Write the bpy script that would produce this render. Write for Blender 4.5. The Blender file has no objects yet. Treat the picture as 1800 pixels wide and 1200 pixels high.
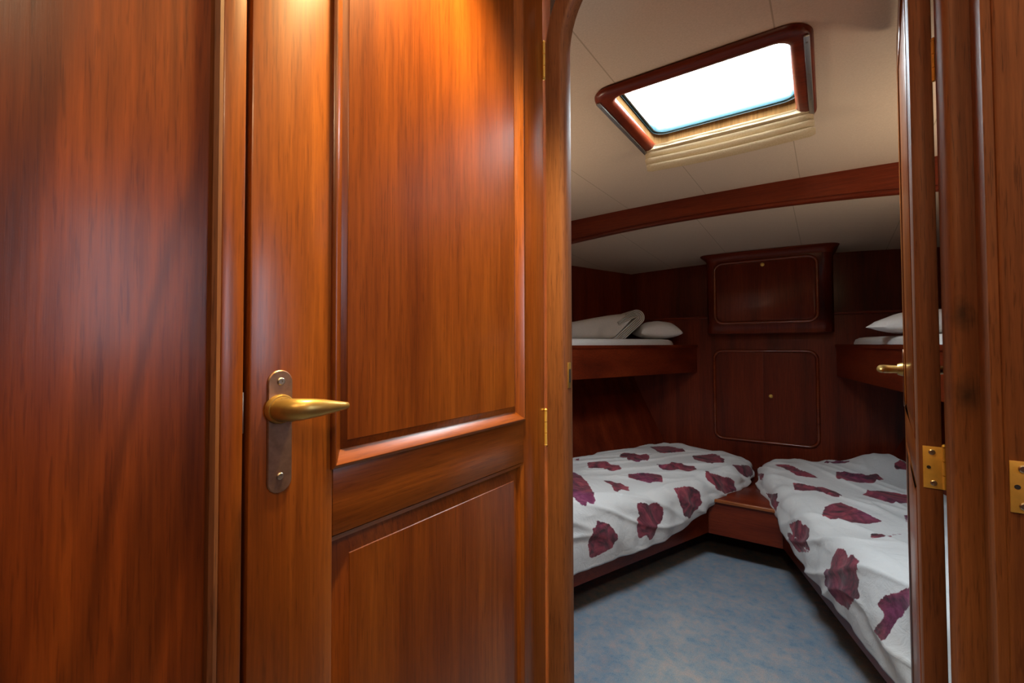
import bpy, bmesh, math, random
import numpy as np
from mathutils import Vector, Matrix, noise
PI = math.pi
sc = bpy.context.scene
COL = sc.collection
random.seed(7)

# ------------------------------------------------------------------ camera
EYE = Vector((0, 0, 1.12))
yaw, pitch, roll = math.radians(34.75), math.radians(1.4), math.radians(0.2)
cam = bpy.data.cameras.new('camera')
cam.sensor_fit = 'HORIZONTAL'; cam.sensor_width = 36.0
cam.lens = 36.0*800/1800
cam.shift_y = -13.5/1800
cam.clip_start = 0.01
cam_o = bpy.data.objects.new('camera', cam); COL.objects.link(cam_o)
cam_o.matrix_world = (Matrix.Translation(EYE) @ Matrix.Rotation(yaw, 4, 'Z')
                      @ Matrix.Rotation(PI/2+pitch, 4, 'X') @ Matrix.Rotation(-roll, 4, 'Z'))
sc.camera = cam_o

# ------------------------------------------------------------------ view, sky and lights
sc.view_settings.view_transform = 'Standard'
sc.view_settings.look = 'None'
sc.view_settings.gamma = 1.0
sc.view_settings.use_curve_mapping = False
sc.view_settings.exposure = 0.75
sc.cycles.use_denoising = True
sc.cycles.max_bounces = 10
sc.cycles.diffuse_bounces = 6
sc.cycles.glossy_bounces = 4
sc.cycles.transparent_max_bounces = 8
sc.cycles.sample_clamp_indirect = 6.0

world = bpy.data.worlds.new('overcast_sky'); sc.world = world; world.use_nodes = True
bg = world.node_tree.nodes['Background']
bg.inputs[0].default_value = (0.86, 0.95, 1.0, 1)
bg.inputs[1].default_value = 27.0

def light(name, kind, loc, energy, color, rot=(0, 0, 0), **kw):
    l = bpy.data.lights.new(name, kind); l.energy = energy; l.color = color
    for k, v in kw.items():
        if k == 'portal': l.cycles.is_portal = v
        else: setattr(l, k, v)
    o = bpy.data.objects.new(name, l); COL.objects.link(o)
    o.location = loc; o.rotation_euler = rot
    return o
light('hatch_daylight', 'AREA', (-.2855, 1.45, 1.955), 1, (1, 1, 1), shape='RECTANGLE', size=.44, size_y=.42, portal=True)
light('saloon_window_daylight', 'AREA', (.93, .53, 1.325), 1, (1, 1, 1), rot=(0, PI/2, 0), shape='RECTANGLE', size=.45, size_y=.34, portal=True)
light('corridor_lamp_light', 'SPOT', (-.35, .455, 1.88), 58.0, (1.0, .74, .31), rot=(0, math.radians(8), 0), spot_size=1.6, spot_blend=1.0, shadow_soft_size=.05)
light('corridor_aft_lamp_light', 'POINT', (.12, -.35, 1.80), 4.6, (1.0, .70, .40), shadow_soft_size=.05)
light('corridor_side_fill', 'POINT', (.40, .06, 1.88), 4.0, (1.0, .74, .46), shadow_soft_size=.05)  # added fill that brightens the right-hand post, not a known fixture
light('cabin_starboard_fill', 'SPOT', (.62, 1.75, 1.25), 10.0, (1.0, .80, .58), rot=(math.radians(170), math.radians(-20), 0), spot_size=2.3, spot_blend=1.0, shadow_soft_size=.10)  # unseen uplight added behind the open door to lift the cabin ceiling
light('cabin_port_fill', 'SPOT', (-1.25, 1.15, 1.22), 11.0, (1.0, .80, .58), rot=(math.radians(172), math.radians(20), 0), spot_size=2.3, spot_blend=1.0, shadow_soft_size=.10)  # second added uplight, fills the port side of the cabin

# ------------------------------------------------------------------ materials
def nt(name):
    m = bpy.data.materials.new(name); m.use_nodes = True
    n = m.node_tree.nodes; l = m.node_tree.links
    b = n['Principled BSDF']
    return m, n, l, b
def mapping(n, l, scale, src='Object', rnd=True):
    tc = n.new('ShaderNodeTexCoord'); mp = n.new('ShaderNodeMapping')
    mp.inputs['Scale'].default_value = scale
    l.new(tc.outputs[src], mp.inputs['Vector'])
    if rnd:
        oi = n.new('ShaderNodeObjectInfo'); mu = n.new('ShaderNodeMath'); mu.operation = 'MULTIPLY'; mu.inputs[1].default_value = 37.0
        l.new(oi.outputs['Random'], mu.inputs[0]); l.new(mu.outputs[0], mp.inputs['Location'])
    return mp.outputs[0]
def tex_noise(n, l, vec, scale, detail=2, rough=.5, dist=0.0):
    t = n.new('ShaderNodeTexNoise'); t.inputs['Scale'].default_value = scale
    t.inputs['Detail'].default_value = detail; t.inputs['Roughness'].default_value = rough; t.inputs['Distortion'].default_value = dist
    l.new(vec, t.inputs['Vector']); return t.outputs[0]
def ramp(n, l, fac, stops):
    r = n.new('ShaderNodeValToRGB'); e = r.color_ramp.elements
    while len(e) < len(stops): e.new(0.5)
    for k, (p, c) in enumerate(stops):
        e[k].position = p; e[k].color = (*c, 1) if len(c) == 3 else c
    l.new(fac, r.inputs[0]); return r.outputs[0]
def mixc(n, l, mode, fac, a, b):
    m = n.new('ShaderNodeMix'); m.data_type = 'RGBA'; m.blend_type = mode
    for sock, v in ((m.inputs[0], fac), (m.inputs[6], a), (m.inputs[7], b)):
        if hasattr(v, 'links'): l.new(v, sock)
        elif isinstance(v, (int, float)): sock.default_value = v
        else: sock.default_value = (*v, 1)
    return m.outputs[2]
def wood(name, axis, lo, mid, hi, rough=.30, figure=0.0, pore=.40, coat=.12, spec=.42, plank=.8, knots=()):
    m, n, l, b = nt(name)
    def sc_(a, c):
        s = [a, a, a]; s['xyz'.index(axis)] = c; return s
    v1 = mapping(n, l, sc_(1.0, .09))
    broad = tex_noise(n, l, v1, 9.0, 3, .55, .4)
    vf = mapping(n, l, sc_(1.0, .22))
    fig = tex_noise(n, l, vf, 4.5, 2, .5, 1.2)
    wv = n.new('ShaderNodeMath'); wv.operation = 'MULTIPLY'; wv.inputs[1].default_value = 46.0; l.new(fig, wv.inputs[0])
    sn = n.new('ShaderNodeMath'); sn.operation = 'SINE'; l.new(wv.outputs[0], sn.inputs[0])
    v2 = mapping(n, l, sc_(1.0, .035))
    fine = tex_noise(n, l, v2, 190.0, 4, .7)
    v3 = mapping(n, l, sc_(1.0, .05))
    pores = tex_noise(n, l, v3, 420.0, 2, .6)
    c = ramp(n, l, broad, [(.30, lo), (.5, mid), (.72, hi)])
    if axis == 'z':
        sx = n.new('ShaderNodeSeparateXYZ'); l.new(v1, sx.inputs[0])
        su = n.new('ShaderNodeMath'); su.operation = 'ADD'; l.new(sx.outputs[0], su.inputs[0]); l.new(sx.outputs[1], su.inputs[1])
        dv = n.new('ShaderNodeMath'); dv.operation = 'DIVIDE'; dv.inputs[1].default_value = .089; l.new(su.outputs[0], dv.inputs[0])
        fl = n.new('ShaderNodeMath'); fl.operation = 'FLOOR'; l.new(dv.outputs[0], fl.inputs[0])
        wn = n.new('ShaderNodeTexWhiteNoise'); wn.noise_dimensions = '1D'; l.new(fl.outputs[0], wn.inputs['W'])
        pt_ = ramp(n, l, wn.outputs[0], [(0, (.84, .80, .80)), (1, (1.12, 1.14, 1.1))])
        c = mixc(n, l, 'MULTIPLY', plank, c, pt_)
    fr = ramp(n, l, fine, [(.3, (.64, .58, .55)), (.7, (1.18, 1.18, 1.15))])
    c = mixc(n, l, 'MULTIPLY', .9, c, fr)
    fg = n.new('ShaderNodeMapRange'); fg.inputs[1].default_value = -1; fg.inputs[2].default_value = 1
    fg.inputs[3].default_value = 1-figure; fg.inputs[4].default_value = 1.0+figure*.3
    l.new(sn.outputs[0], fg.inputs[0])
    cc = n.new('ShaderNodeCombineColor')
    for k in range(3): l.new(fg.outputs[0], cc.inputs[k])
    c = mixc(n, l, 'MULTIPLY', 1.0, c, cc.outputs[0])
    pr = ramp(n, l, pores, [(.33, (.35, .28, .25)), (.43, (1, 1, 1))])
    c = mixc(n, l, 'MULTIPLY', pore, c, pr)
    for kp, kr in knots:
        tc = n.new('ShaderNodeTexCoord'); ds = n.new('ShaderNodeVectorMath'); ds.operation = 'SUBTRACT'; ds.inputs[1].default_value = kp
        l.new(tc.outputs['Object'], ds.inputs[0])
        sv = n.new('ShaderNodeVectorMath'); sv.operation = 'MULTIPLY'; sv.inputs[1].default_value = (1, 0, .55); l.new(ds.outputs[0], sv.inputs[0])
        ln = n.new('ShaderNodeVectorMath'); ln.operation = 'LENGTH'; l.new(sv.outputs[0], ln.inputs[0])
        jn = n.new('ShaderNodeMath'); jn.operation = 'MULTIPLY_ADD'; jn.inputs[1].default_value = .012; l.new(tex_noise(n, l, tc.outputs['Object'], 90, 3, .6), jn.inputs[0]); l.new(ln.outputs['Value'], jn.inputs[2])
        kn = n.new('ShaderNodeMapRange'); kn.inputs[1].default_value = .006; kn.inputs[2].default_value = kr+.010; kn.inputs[3].default_value = .8; kn.inputs[4].default_value = 0
        l.new(jn.outputs[0], kn.inputs[0])
        c = mixc(n, l, 'MIX', kn.outputs[0], c, (.022, .010, .006))
    l.new(c, b.inputs['Base Color'])
    b.inputs['Roughness'].default_value = rough; b.inputs['Specular IOR Level'].default_value = spec
    b.inputs['Coat Weight'].default_value = coat; b.inputs['Coat Roughness'].default_value = .16
    bp = n.new('ShaderNodeBump'); bp.inputs['Strength'].default_value = .10; bp.inputs['Distance'].default_value = .001
    l.new(fine, bp.inputs['Height']); l.new(bp.outputs[0], b.inputs['Normal'])
    return m
LO, MD, HI = (.125, .026, .0035), (.215, .053, .0060), (.30, .086, .011)
W = {}
for a in 'xyz':
    W[a] = wood('varnished_sapele_'+a, a, LO, MD, HI)
    W['c'+a] = wood('cabin_mahogany_'+a, a, (.086, .0105, .0030), (.145, .0185, .0048), (.20, .030, .0075), rough=.36, coat=.05, spec=.26)
W['bead'] = wood('polished_bead', 'x', (.13, .019, .005), (.19, .032, .008), (.25, .05, .012), rough=.25, coat=.5, spec=.5)
W['panel'] = wood('figured_sapele', 'z', (.110, .020, .0032), (.195, .042, .0055), (.28, .070, .010), figure=.32, rough=.31)
W['edge'] = wood('light_sapele_edge', 'z', (.125, .040, .013), (.19, .068, .022), (.25, .095, .034), rough=.58, pore=.55, coat=.0, spec=.3)
W['nose'] = wood('light_nosing', 'x', (.20, .05, .012), (.30, .085, .02), (.38, .12, .03))
W['liner'] = wood('honey_liner', 'z', (.085, .042, .014), (.11, .056, .020), (.14, .072, .028), rough=.9, coat=0, spec=.02)

def plain(name, col, rough=.5, metal=0.0, spec=.5, noise_amt=0.0, nscale=30, sheen=0.0, bump=0.0):
    m, n, l, b = nt(name)
    b.inputs['Base Color'].default_value = (*col, 1); b.inputs['Roughness'].default_value = rough
    b.inputs['Metallic'].default_value = metal; b.inputs['Specular IOR Level'].default_value = spec
    if sheen: b.inputs['Sheen Weight'].default_value = sheen
    if noise_amt:
        v = mapping(n, l, (1, 1, 1))
        f = tex_noise(n, l, v, nscale, 4, .6)
        c = ramp(n, l, f, [(.3, tuple(x*(1-noise_amt) for x in col)), (.7, tuple(min(1, x*(1+noise_amt)) for x in col))])
        l.new(c, b.inputs['Base Color'])
        if bump:
            bp = n.new('ShaderNodeBump'); bp.inputs['Strength'].default_value = bump; bp.inputs['Distance'].default_value = .002
            l.new(f, bp.inputs['Height']); l.new(bp.outputs[0], b.inputs['Normal'])
    return m
BRASS = plain('polished_brass', (.80, .50, .11), .42, .55, noise_amt=.10, nscale=60)
AGED = plain('aged_brass', (.46, .29, .085), .36, .75, noise_amt=.15, nscale=40)
PLATE = plain('tarnished_bronze', (.30, .17, .11), .42, .85, noise_amt=.35, nscale=45)
SCREW = plain('steel_screw', (.45, .40, .33), .35, 1.0)
DARK = plain('recess_shade', (.012, .008, .006), .8)  # near-black colour stands in for shade in the door gap, slot and holes
GASKET = plain('dark_teal_gasket', (.020, .055, .070), .30)
ALU = plain('aluminium_track', (.42, .40, .38), .38, .9)
LINEN = plain('light_linen', (.62, .60, .57), .85, noise_amt=.05, nscale=160, sheen=.2, bump=.15)
PILLOW = plain('pillow_cotton', (.66, .65, .63), .85, noise_amt=.04, nscale=120, sheen=.2, bump=.12)
WALLPAINT = W['cz']

def mat_ceiling(name, period, offs):
    m, n, l, b = nt(name)
    tc = n.new('ShaderNodeTexCoord'); sp = n.new('ShaderNodeSeparateXYZ'); l.new(tc.outputs['Object'], sp.inputs[0])
    ad = n.new('ShaderNodeMath'); ad.operation = 'ADD'; ad.inputs[1].default_value = 20*period-offs; l.new(sp.outputs[0], ad.inputs[0])
    md = n.new('ShaderNodeMath'); md.operation = 'MODULO'; md.inputs[1].default_value = period; l.new(ad.outputs[0], md.inputs[0])
    ls = n.new('ShaderNodeMath'); ls.operation = 'LESS_THAN'; ls.inputs[1].default_value = .0035; l.new(md.outputs[0], ls.inputs[0])
    v = mapping(n, l, (1, 1, 1), rnd=False)
    f = tex_noise(n, l, v, 220, 3, .6)
    c = ramp(n, l, f, [(.3, (.56, .43, .32)), (.7, (.63, .49, .37))])
    c = mixc(n, l, 'MIX', ls.outputs[0], c, (.40, .30, .21))
    l.new(c, b.inputs['Base Color']); b.inputs['Roughness'].default_value = .62; b.inputs['Specular IOR Level'].default_value = .3
    bp = n.new('ShaderNodeBump'); bp.inputs['Strength'].default_value = .15; bp.inputs['Distance'].default_value = .001
    l.new(f, bp.inputs['Height']); l.new(bp.outputs[0], b.inputs['Normal'])
    return m
CEIL_F = mat_ceiling('cream_vinyl_headlining', .385, -.09)
CEIL_A = mat_ceiling('cream_vinyl_headlining_aft', .41, -.12)

def mat_carpet():
    m, n, l, b = nt('blue_mottled_carpet')
    v = mapping(n, l, (1, 1, 1), rnd=False)
    big = tex_noise(n, l, v, 7, 4, .6)
    mid = tex_noise(n, l, v, 26, 5, .7, .2)
    fine = tex_noise(n, l, v, 300, 3, .8)
    c = ramp(n, l, big, [(.32, (.13, .20, .29)), (.5, (.215, .265, .33)), (.68, (.32, .32, .345))])
    c2 = ramp(n, l, mid, [(.30, (.085, .19, .31)), (.44, (.20, .27, .34)), (.56, (.29, .29, .31)), (.68, (.40, .30, .28))])
    c = mixc(n, l, 'MIX', .55, c, c2)
    fr = ramp(n, l, fine, [(.3, (.7, .7, .7)), (.7, (1.25, 1.25, 1.25))])
    c = mixc(n, l, 'MULTIPLY', .8, c, fr)
    l.new(c, b.inputs['Base Color']); b.inputs['Roughness'].default_value = .95; b.inputs['Specular IOR Level'].default_value = .1
    bp = n.new('ShaderNodeBump'); bp.inputs['Strength'].default_value = .3; bp.inputs['Distance'].default_value = .002
    l.new(fine, bp.inputs['Height']); l.new(bp.outputs[0], b.inputs['Normal'])
    return m
CARPET = mat_carpet()

def mat_duvet():
    m, n, l, b = nt('petal_print_cotton')
    at = n.new('ShaderNodeAttribute'); at.attribute_name = 'petal'
    uvn = n.new('ShaderNodeAttribute'); uvn.attribute_name = 'cloth'
    jag = tex_noise(n, l, uvn.outputs['Vector'], 60, 2, .6)
    jm = n.new('ShaderNodeMath'); jm.operation = 'MULTIPLY_ADD'; jm.inputs[1].default_value = .014; jm.inputs[2].default_value = -.007; l.new(jag, jm.inputs[0])
    ad = n.new('ShaderNodeMath'); ad.operation = 'ADD'; l.new(at.outputs['Fac'], ad.inputs[0]); l.new(jm.outputs[0], ad.inputs[1])
    mk = n.new('ShaderNodeMapRange'); mk.inputs[1].default_value = -.0012; mk.inputs[2].default_value = .0012; l.new(ad.outputs[0], mk.inputs[0])
    swirl = tex_noise(n, l, uvn.outputs['Vector'], 9, 3, .6, 2.2)
    hue = tex_noise(n, l, uvn.outputs['Vector'], 3.2, 1, .5)
    c1 = ramp(n, l, swirl, [(.28, (.030, .022, .026)), (.42, (.11, .028, .042)), (.55, (.235, .040, .065)), (.70, (.38, .075, .095)), (.8, (.14, .06, .07))])
    c2 = ramp(n, l, swirl, [(.28, (.040, .022, .040)), (.42, (.12, .022, .060)), (.55, (.19, .036, .10)), (.72, (.30, .08, .16))])
    hm = n.new('ShaderNodeMapRange'); hm.inputs[1].default_value = .54; hm.inputs[2].default_value = .66; l.new(hue, hm.inputs[0])
    pc = mixc(n, l, 'MIX', hm.outputs[0], c1, c2)
    c = mixc(n, l, 'MIX', mk.outputs[0], (.70, .71, .71), pc)
    l.new(c, b.inputs['Base Color']); b.inputs['Roughness'].default_value = .8; b.inputs['Specular IOR Level'].default_value = .25
    b.inputs['Sheen Weight'].default_value = .15
    w = tex_noise(n, l, uvn.outputs['Vector'], 26, 4, .62, .8)
    bp = n.new('ShaderNodeBump'); bp.inputs['Strength'].default_value = .5; bp.inputs['Distance'].default_value = .007
    l.new(w, bp.inputs['Height']); l.new(bp.outputs[0], b.inputs['Normal'])
    return m
DUVET = mat_duvet()

def mat_blind():
    m, n, l, b = nt('beige_blind_cloth')
    v = mapping(n, l, (1, 1, 1))
    f = tex_noise(n, l, v, 240, 2, .6)
    c = ramp(n, l, f, [(.3, (.46, .34, .19)), (.7, (.58, .45, .28))])
    l.new(c, b.inputs['Base Color']); b.inputs['Roughness'].default_value = .9
    tr = n.new('ShaderNodeBsdfTranslucent'); tr.inputs[0].default_value = (.75, .55, .28, 1)
    mx = n.new('ShaderNodeMixShader'); mx.inputs[0].default_value = .15
    l.new(b.outputs[0], mx.inputs[1]); l.new(tr.outputs[0], mx.inputs[2])
    l.new(mx.outputs[0], n['Material Output'].inputs[0])
    return m
BLIND = mat_blind()
def mat_glass(name, tint):
    m, n, l, b = nt(name)
    t = n.new('ShaderNodeBsdfTransparent'); t.inputs[0].default_value = (*tint, 1)
    g = n.new('ShaderNodeBsdfGlossy'); g.inputs['Roughness'].default_value = .03
    mx = n.new('ShaderNodeMixShader'); mx.inputs[0].default_value = .05
    l.new(t.outputs[0], mx.inputs[1]); l.new(g.outputs[0], mx.inputs[2]); l.new(mx.outputs[0], n['Material Output'].inputs[0])
    return m
GLASS = mat_glass('hatch_acrylic', (.97, .99, 1.0))
TINTED = mat_glass('tinted_glass', (.42, .47, .53))

# ------------------------------------------------------------------ geometry helpers
def finish(name, bm, mat, parent=None, base=None, ang=38):
    bmesh.ops.remove_doubles(bm, verts=bm.verts, dist=1e-6)
    bmesh.ops.recalc_face_normals(bm, faces=bm.faces)
    for f in bm.faces: f.smooth = True
    for e in bm.edges:
        if len(e.link_faces) == 2 and e.calc_face_angle(0) > math.radians(ang): e.smooth = False
    org = Vector((0, 0, 0))
    if parent is not None: org = world_loc(parent)
    elif base is not None: org = Vector(base)
    bmesh.ops.translate(bm, verts=bm.verts, vec=-org)
    me = bpy.data.meshes.new(name); bm.to_mesh(me); bm.free()
    me.materials.append(mat)
    o = bpy.data.objects.new(name, me); COL.objects.link(o)
    if parent is not None: o.parent = parent
    else: o.location = org
    return o
def world_loc(o):
    v = Vector(o.location)
    while o.parent is not None:
        o = o.parent; v = v + Vector(o.location)
    return v
def empty(name, loc):
    o = bpy.data.objects.new(name, None); o.empty_display_size = .05; COL.objects.link(o); o.location = loc; return o
def tag(o, label, cat, group=None, kind=None):
    o['label'] = label; o['category'] = cat
    if group: o['group'] = group
    if kind: o['kind'] = kind
    return o
def S(o, label, cat): return tag(o, label, cat, kind='structure')
def box(x0, x1, y0, y1, z0, z1, bev=0.0, seg=2, bm=None):
    b2 = bmesh.new()
    r = bmesh.ops.create_cube(b2, size=1.0)
    for v in b2.verts:
        v.co = Vector((x0+(v.co.x+.5)*(x1-x0), y0+(v.co.y+.5)*(y1-y0), z0+(v.co.z+.5)*(z1-z0)))
    if bev: bmesh.ops.bevel(b2, geom=b2.edges[:], offset=bev, segments=seg, profile=.5, affect='EDGES')
    return merge(bm, b2)
def merge(bm, b2):
    if bm is None: return b2
    me = bpy.data.meshes.new('tmp'); b2.to_mesh(me); b2.free(); bm.from_mesh(me); bpy.data.meshes.remove(me); return bm
def loft(rings, cap=True, closed=False, bm=None, ring_closed=True):
    b2 = bmesh.new(); vs = [[b2.verts.new(p) for p in r] for r in rings]
    m = len(rings[0]); pairs = list(zip(vs, vs[1:]))
    if closed: pairs.append((vs[-1], vs[0]))
    for a, b in pairs:
        for k in range(m if ring_closed else m-1):
            b2.faces.new((a[k], a[(k+1) % m], b[(k+1) % m], b[k]))
    if cap and not closed and ring_closed:
        b2.faces.new(vs[0][::-1]); b2.faces.new(vs[-1])
    return merge(bm, b2)
def prism_xy(poly, z0, z1, bev=0.0, bm=None):
    b2 = loft([[(x, y, z0) for x, y in poly], [(x, y, z1) for x, y in poly]])
    if bev: bmesh.ops.bevel(b2, geom=b2.edges[:], offset=bev, segments=2, affect='EDGES')
    return merge(bm, b2)
def rrect(cx, cz, hx, hz, r, seg=8):
    pts = []
    for qx, qz, a0 in ((1, 1, 0), (-1, 1, 90), (-1, -1, 180), (1, -1, 270)):
        for k in range(seg+1):
            a = math.radians(a0+90*k/seg)
            pts.append((cx+qx*(hx-r)+r*math.cos(a), cz+qz*(hz-r)+r*math.sin(a)))
    return pts
def ring_sweep(outline_at, prof, to3d, bm=None):
    """closed moulding: outline_at(d) = outline inset by d, prof = closed [(inset, height)]"""
    rings = []
    outl = [outline_at(d) for d, h in prof]
    for i in range(len(outl[0])):
        rings.append([to3d(outl[k][i][0], outl[k][i][1], prof[k][1]) for k in range(len(prof))])
    return loft(rings, closed=True, bm=bm)
def cyl(c, axis, r, h, seg=20, bev=0.0, bm=None, r2=None):
    b2 = bmesh.new()
    bmesh.ops.create_cone(b2, cap_ends=True, segments=seg, radius1=r, radius2=r if r2 is None else r2, depth=h)
    q = Vector((0, 0, 1)).rotation_difference(Vector(axis))
    bmesh.ops.transform(b2, matrix=Matrix.Translation(Vector(c)) @ q.to_matrix().to_4x4(), verts=b2.verts)
    if bev: bmesh.ops.bevel(b2, geom=[e for e in b2.edges if e.calc_face_angle(0) > .8], offset=bev, segments=2, affect='EDGES')
    return merge(bm, b2)
def lathe(c, axis, prof, seg=20, bm=None):
    q = Vector((0, 0, 1)).rotation_difference(Vector(axis)); c = Vector(c)
    rings = [[c + q @ Vector((r*math.cos(2*PI*k/seg), r*math.sin(2*PI*k/seg), h)) for k in range(seg)] for h, r in prof]
    return loft(rings, bm=bm)
def tube(pts, radii, flat=1.0, seg=14, up=(0, 0, 1), bm=None):
    P = [Vector(p) for p in pts]; rings = []
    for i, p in enumerate(P):
        t = (P[min(i+1, len(P)-1)]-P[max(i-1, 0)]).normalized()
        s = t.cross(Vector(up))
        if s.length < 1e-4: s = t.cross(Vector((1, 0, 0)))
        s.normalize(); u = s.cross(t)
        ra, rb = radii[i] if isinstance(radii[i], tuple) else (radii[i], radii[i]*flat)
        rings.append([p + s*ra*math.cos(2*PI*k/seg) + u*rb*math.sin(2*PI*k/seg) for k in range(seg)])
    return loft(rings, bm=bm)
def screw(center, axis, r, parent, name='screw'):
    bm = lathe(center, axis, [(0, r), (r*.25, r), (r*.45, r*.75), (r*.45, r*.30), (r*.15, r*.22), (r*.15, r*.05)], 16)
    return finish(name, bm, SCREW, parent)

# ------------------------------------------------------------------ shell of the corridor
DX = -.465                                     # face of the corridor's port side
o = finish('floor', box(-2.6, 2.2, -1.3, 3.6, -.03, 0), CARPET)
S(o, 'blue grey mottled carpet floor between the two lower berths', 'floor')
# corridor side to the left of the near door
bm = box(DX-.012, DX-.004, -1.2, .186, 0, 1.98)
o = finish('wall_left', bm, W['panel']); S(o, 'large figured mahogany wall panel at the far left', 'wall')
bm = loft([[(DX-.006, .1835, z), (DX+.003, .1845, z), (DX+.0055, .188, z), (DX+.0045, .1915, z), (DX, .1935, z), (DX-.006, .1935, z)] for z in (0, 1.98)])
e = empty('trim_1', (DX, .2, 0)); S(e, 'wooden post between the flat wall panel and the panelled door', 'trim')
finish('bead_moulding', bm, W['edge'], e)
bm = box(DX-.03, DX, .1935, .2145, 0, 1.98, .0018)
finish('post', bm, W['z'], e)
bm = box(DX-.05, DX-.016, .205, .235, 0, 1.98)
finish('door_stop', bm, DARK, e)  # coloured near-black so the gap beside the door looks shaded
bm = box(DX-.006, DX-.002, .2146, .2158, 1.035, 1.075, .0004)
finish('strike_plate', bm, SCREW, e)

# ------------------------------------------------------------------ the panelled corridor door
d1 = empty('door_1', (DX, .783, 0)); S(d1, 'panelled mahogany corridor door with a brass lever handle', 'door')
Y0, YS, YB, Y1 = .2195, .312, .707, .7835
ZT, ZB = 1.94, .03
ZR0, ZR1 = .904, .982                         # middle rail
TH = .03
finish('stile', box(DX-TH, DX, Y0, YS, ZB, ZT, .0022), W['z'], d1)
finish('stile', box(DX-TH, DX, YB, Y1, ZB, ZT, .0018), W['z'], d1)
finish('rail', box(DX-TH, DX, YS, YB, ZR0, ZR1, .0008), W['y'], d1)
finish('rail', box(DX-TH, DX, YS, YB, 1.86, ZT, .0012), W['y'], d1)
finish('rail', box(DX-TH, DX, YS, YB, ZB, .20, .0012), W['y'], d1)
def raised_panel(y0, y1, z0, z1, bw0, bw1, bzt, bzb, parent):
    """raised field with wide bevels; bw0/bw1 bevel widths along y, bzt/bzb along z"""
    xo, xi = DX-.013, DX-.003
    O = [(y0, z0), (y1, z0), (y1, z1), (y0, z1)]
    I = [(y0+bw0, z0+bzb), (y1-bw1, z0+bzb), (y1-bw1, z1-bzt), (y0+bw0, z1-bzt)]
    I2 = [(y0+bw0+.0008, z0+bzb+.0008), (y1-bw1-.0008, z0+bzb+.0008), (y1-bw1-.0008, z1-bzt-.0008), (y0+bw0+.0008, z1-bzt-.0008)]
    rings = [[(DX-.024, y, z) for y, z in O], [(xo, y, z) for y, z in O], [(xi-.0012, y, z) for y, z in I], [(xi, y, z) for y, z in I2]]
    return finish('panel', loft(rings), W['z'], parent)
raised_panel(YS-.002, YB-.002, ZR1-.002, 1.862, .022, .022, .03, .028, d1)
raised_panel(YS-.002, YB+.002, .198, ZR0+.002, .026, .030, .030, .03, d1)
# bolection moulding round the upper panel
def bolection(y0, y1, z0, z1, parent, w=.024):
    prof = [(0, -.004), (0, .0035), (.0018, .0052), (.0042, .0055), (.0066, .0040), (.0150, -.0050), (.0185, -.0075), (.0185, -.013), (0, -.013)]
    prof = [(d*w/.0185, h) for d, h in prof]
    def out(d): return [(y0+d, z0+d), (y1-d, z0+d), (y1-d, z1-d), (y0+d, z1-d)]
    sides = 'bottom right top left'.split()
    P = [out(d) for d, h in prof]
    for k in range(4):
        a = [(DX+prof[i][1], *P[i][k]) for i in range(len(prof))]
        b = [(DX+prof[i][1], *P[i][(k+1) % 4]) for i in range(len(prof))]
        finish('moulding', loft([a, b]), W['nose'] if False else (W['y'] if k % 2 == 0 else W['z']), parent)
bolection(YS-.004, YB, ZR1-.002, 1.868, d1, .019)
# slim lip along the lower panel
finish('moulding', loft([[(DX-.013, y, ZR0-.001), (DX-.0005, y, ZR0-.001), (DX-.003, y, ZR0-.007), (DX-.013, y, ZR0-.010)] for y in (YS, YB)]), W['y'], d1)
finish('moulding', loft([[(DX-.013, YB+.001, z), (DX-.0005, YB+.001, z), (DX-.003, YB-.007, z), (DX-.013, YB-.010, z)] for z in (.20, ZR0)]), W['z'], d1)
# hinges on the right edge
for z0, z1 in ((1.660, 1.732), (.924, .989)):
    bm = None
    n_ = 3
    for k in range(n_):
        a = z0+(z1-z0)*k/n_; b = z0+(z1-z0)*(k+1)/n_
        bm = cyl((DX+.002, .7842, (a+b)/2), (0, 0, 1), .0030, (b-a)*.95, 14, bm=bm)
    bm = lathe((DX+.002, .7842, z0), (0, 0, -1), [(0, .0030), (.002, .0034), (.004, .0022), (.005, .0006)], 12, bm)
    bm = lathe((DX+.002, .7842, z1), (0, 0, 1), [(0, .0030), (.002, .0034), (.004, .0022), (.005, .0006)], 12, bm)
    finish('hinge', bm, BRASS, d1)
# handle: long back plate with round ends, screws and a tapering lever
pc, pw, pz0, pz1 = .2495, .0128, .970, 1.095
out = [(y, z) for y, z in rrect(pc, (pz0+pz1)/2, pw, (pz1-pz0)/2, pw-.0002, 10)]
def inset(pts, d): return rrect(pc, (pz0+pz1)/2, pw-d, (pz1-pz0)/2-d, pw-.0002-d, 10)
bm = loft([[(DX-.001, y, z) for y, z in out], [(DX+.0018, y, z) for y, z in out], [(DX+.0028, y, z) for y, z in inset(out, .0010)]])
pl = finish('handle_plate', bm, PLATE, d1)
screw((DX+.0028, pc, 1.0835), (1, 0, 0), .0040, pl); screw((DX+.0028, pc, .987), (1, 0, 0), .0036, pl)
hz = 1.0555
bm = lathe((DX+.002, pc-.001, hz), (1, 0, 0), [(0, .0150), (.004, .0150), (.006, .0138), (.006, .0125), (.010, .0118)], 24)
lev = finish('lever_collar', bm, AGED, d1)
pts = [(DX+.006, pc-.002, hz), (DX+.016, pc-.0025, hz), (DX+.0245, pc-.000, hz+.0003), (DX+.0305, pc+.007, hz+.0006), (DX+.0335, pc+.016, hz+.0008), (DX+.0348, pc+.028, hz+.0005), (DX+.0352, pc+.040, hz), (DX+.0350, pc+.050, hz-.0003), (DX+.0345, pc+.0565, hz-.0006), (DX+.0343, pc+.0580, hz-.0006)]
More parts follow.
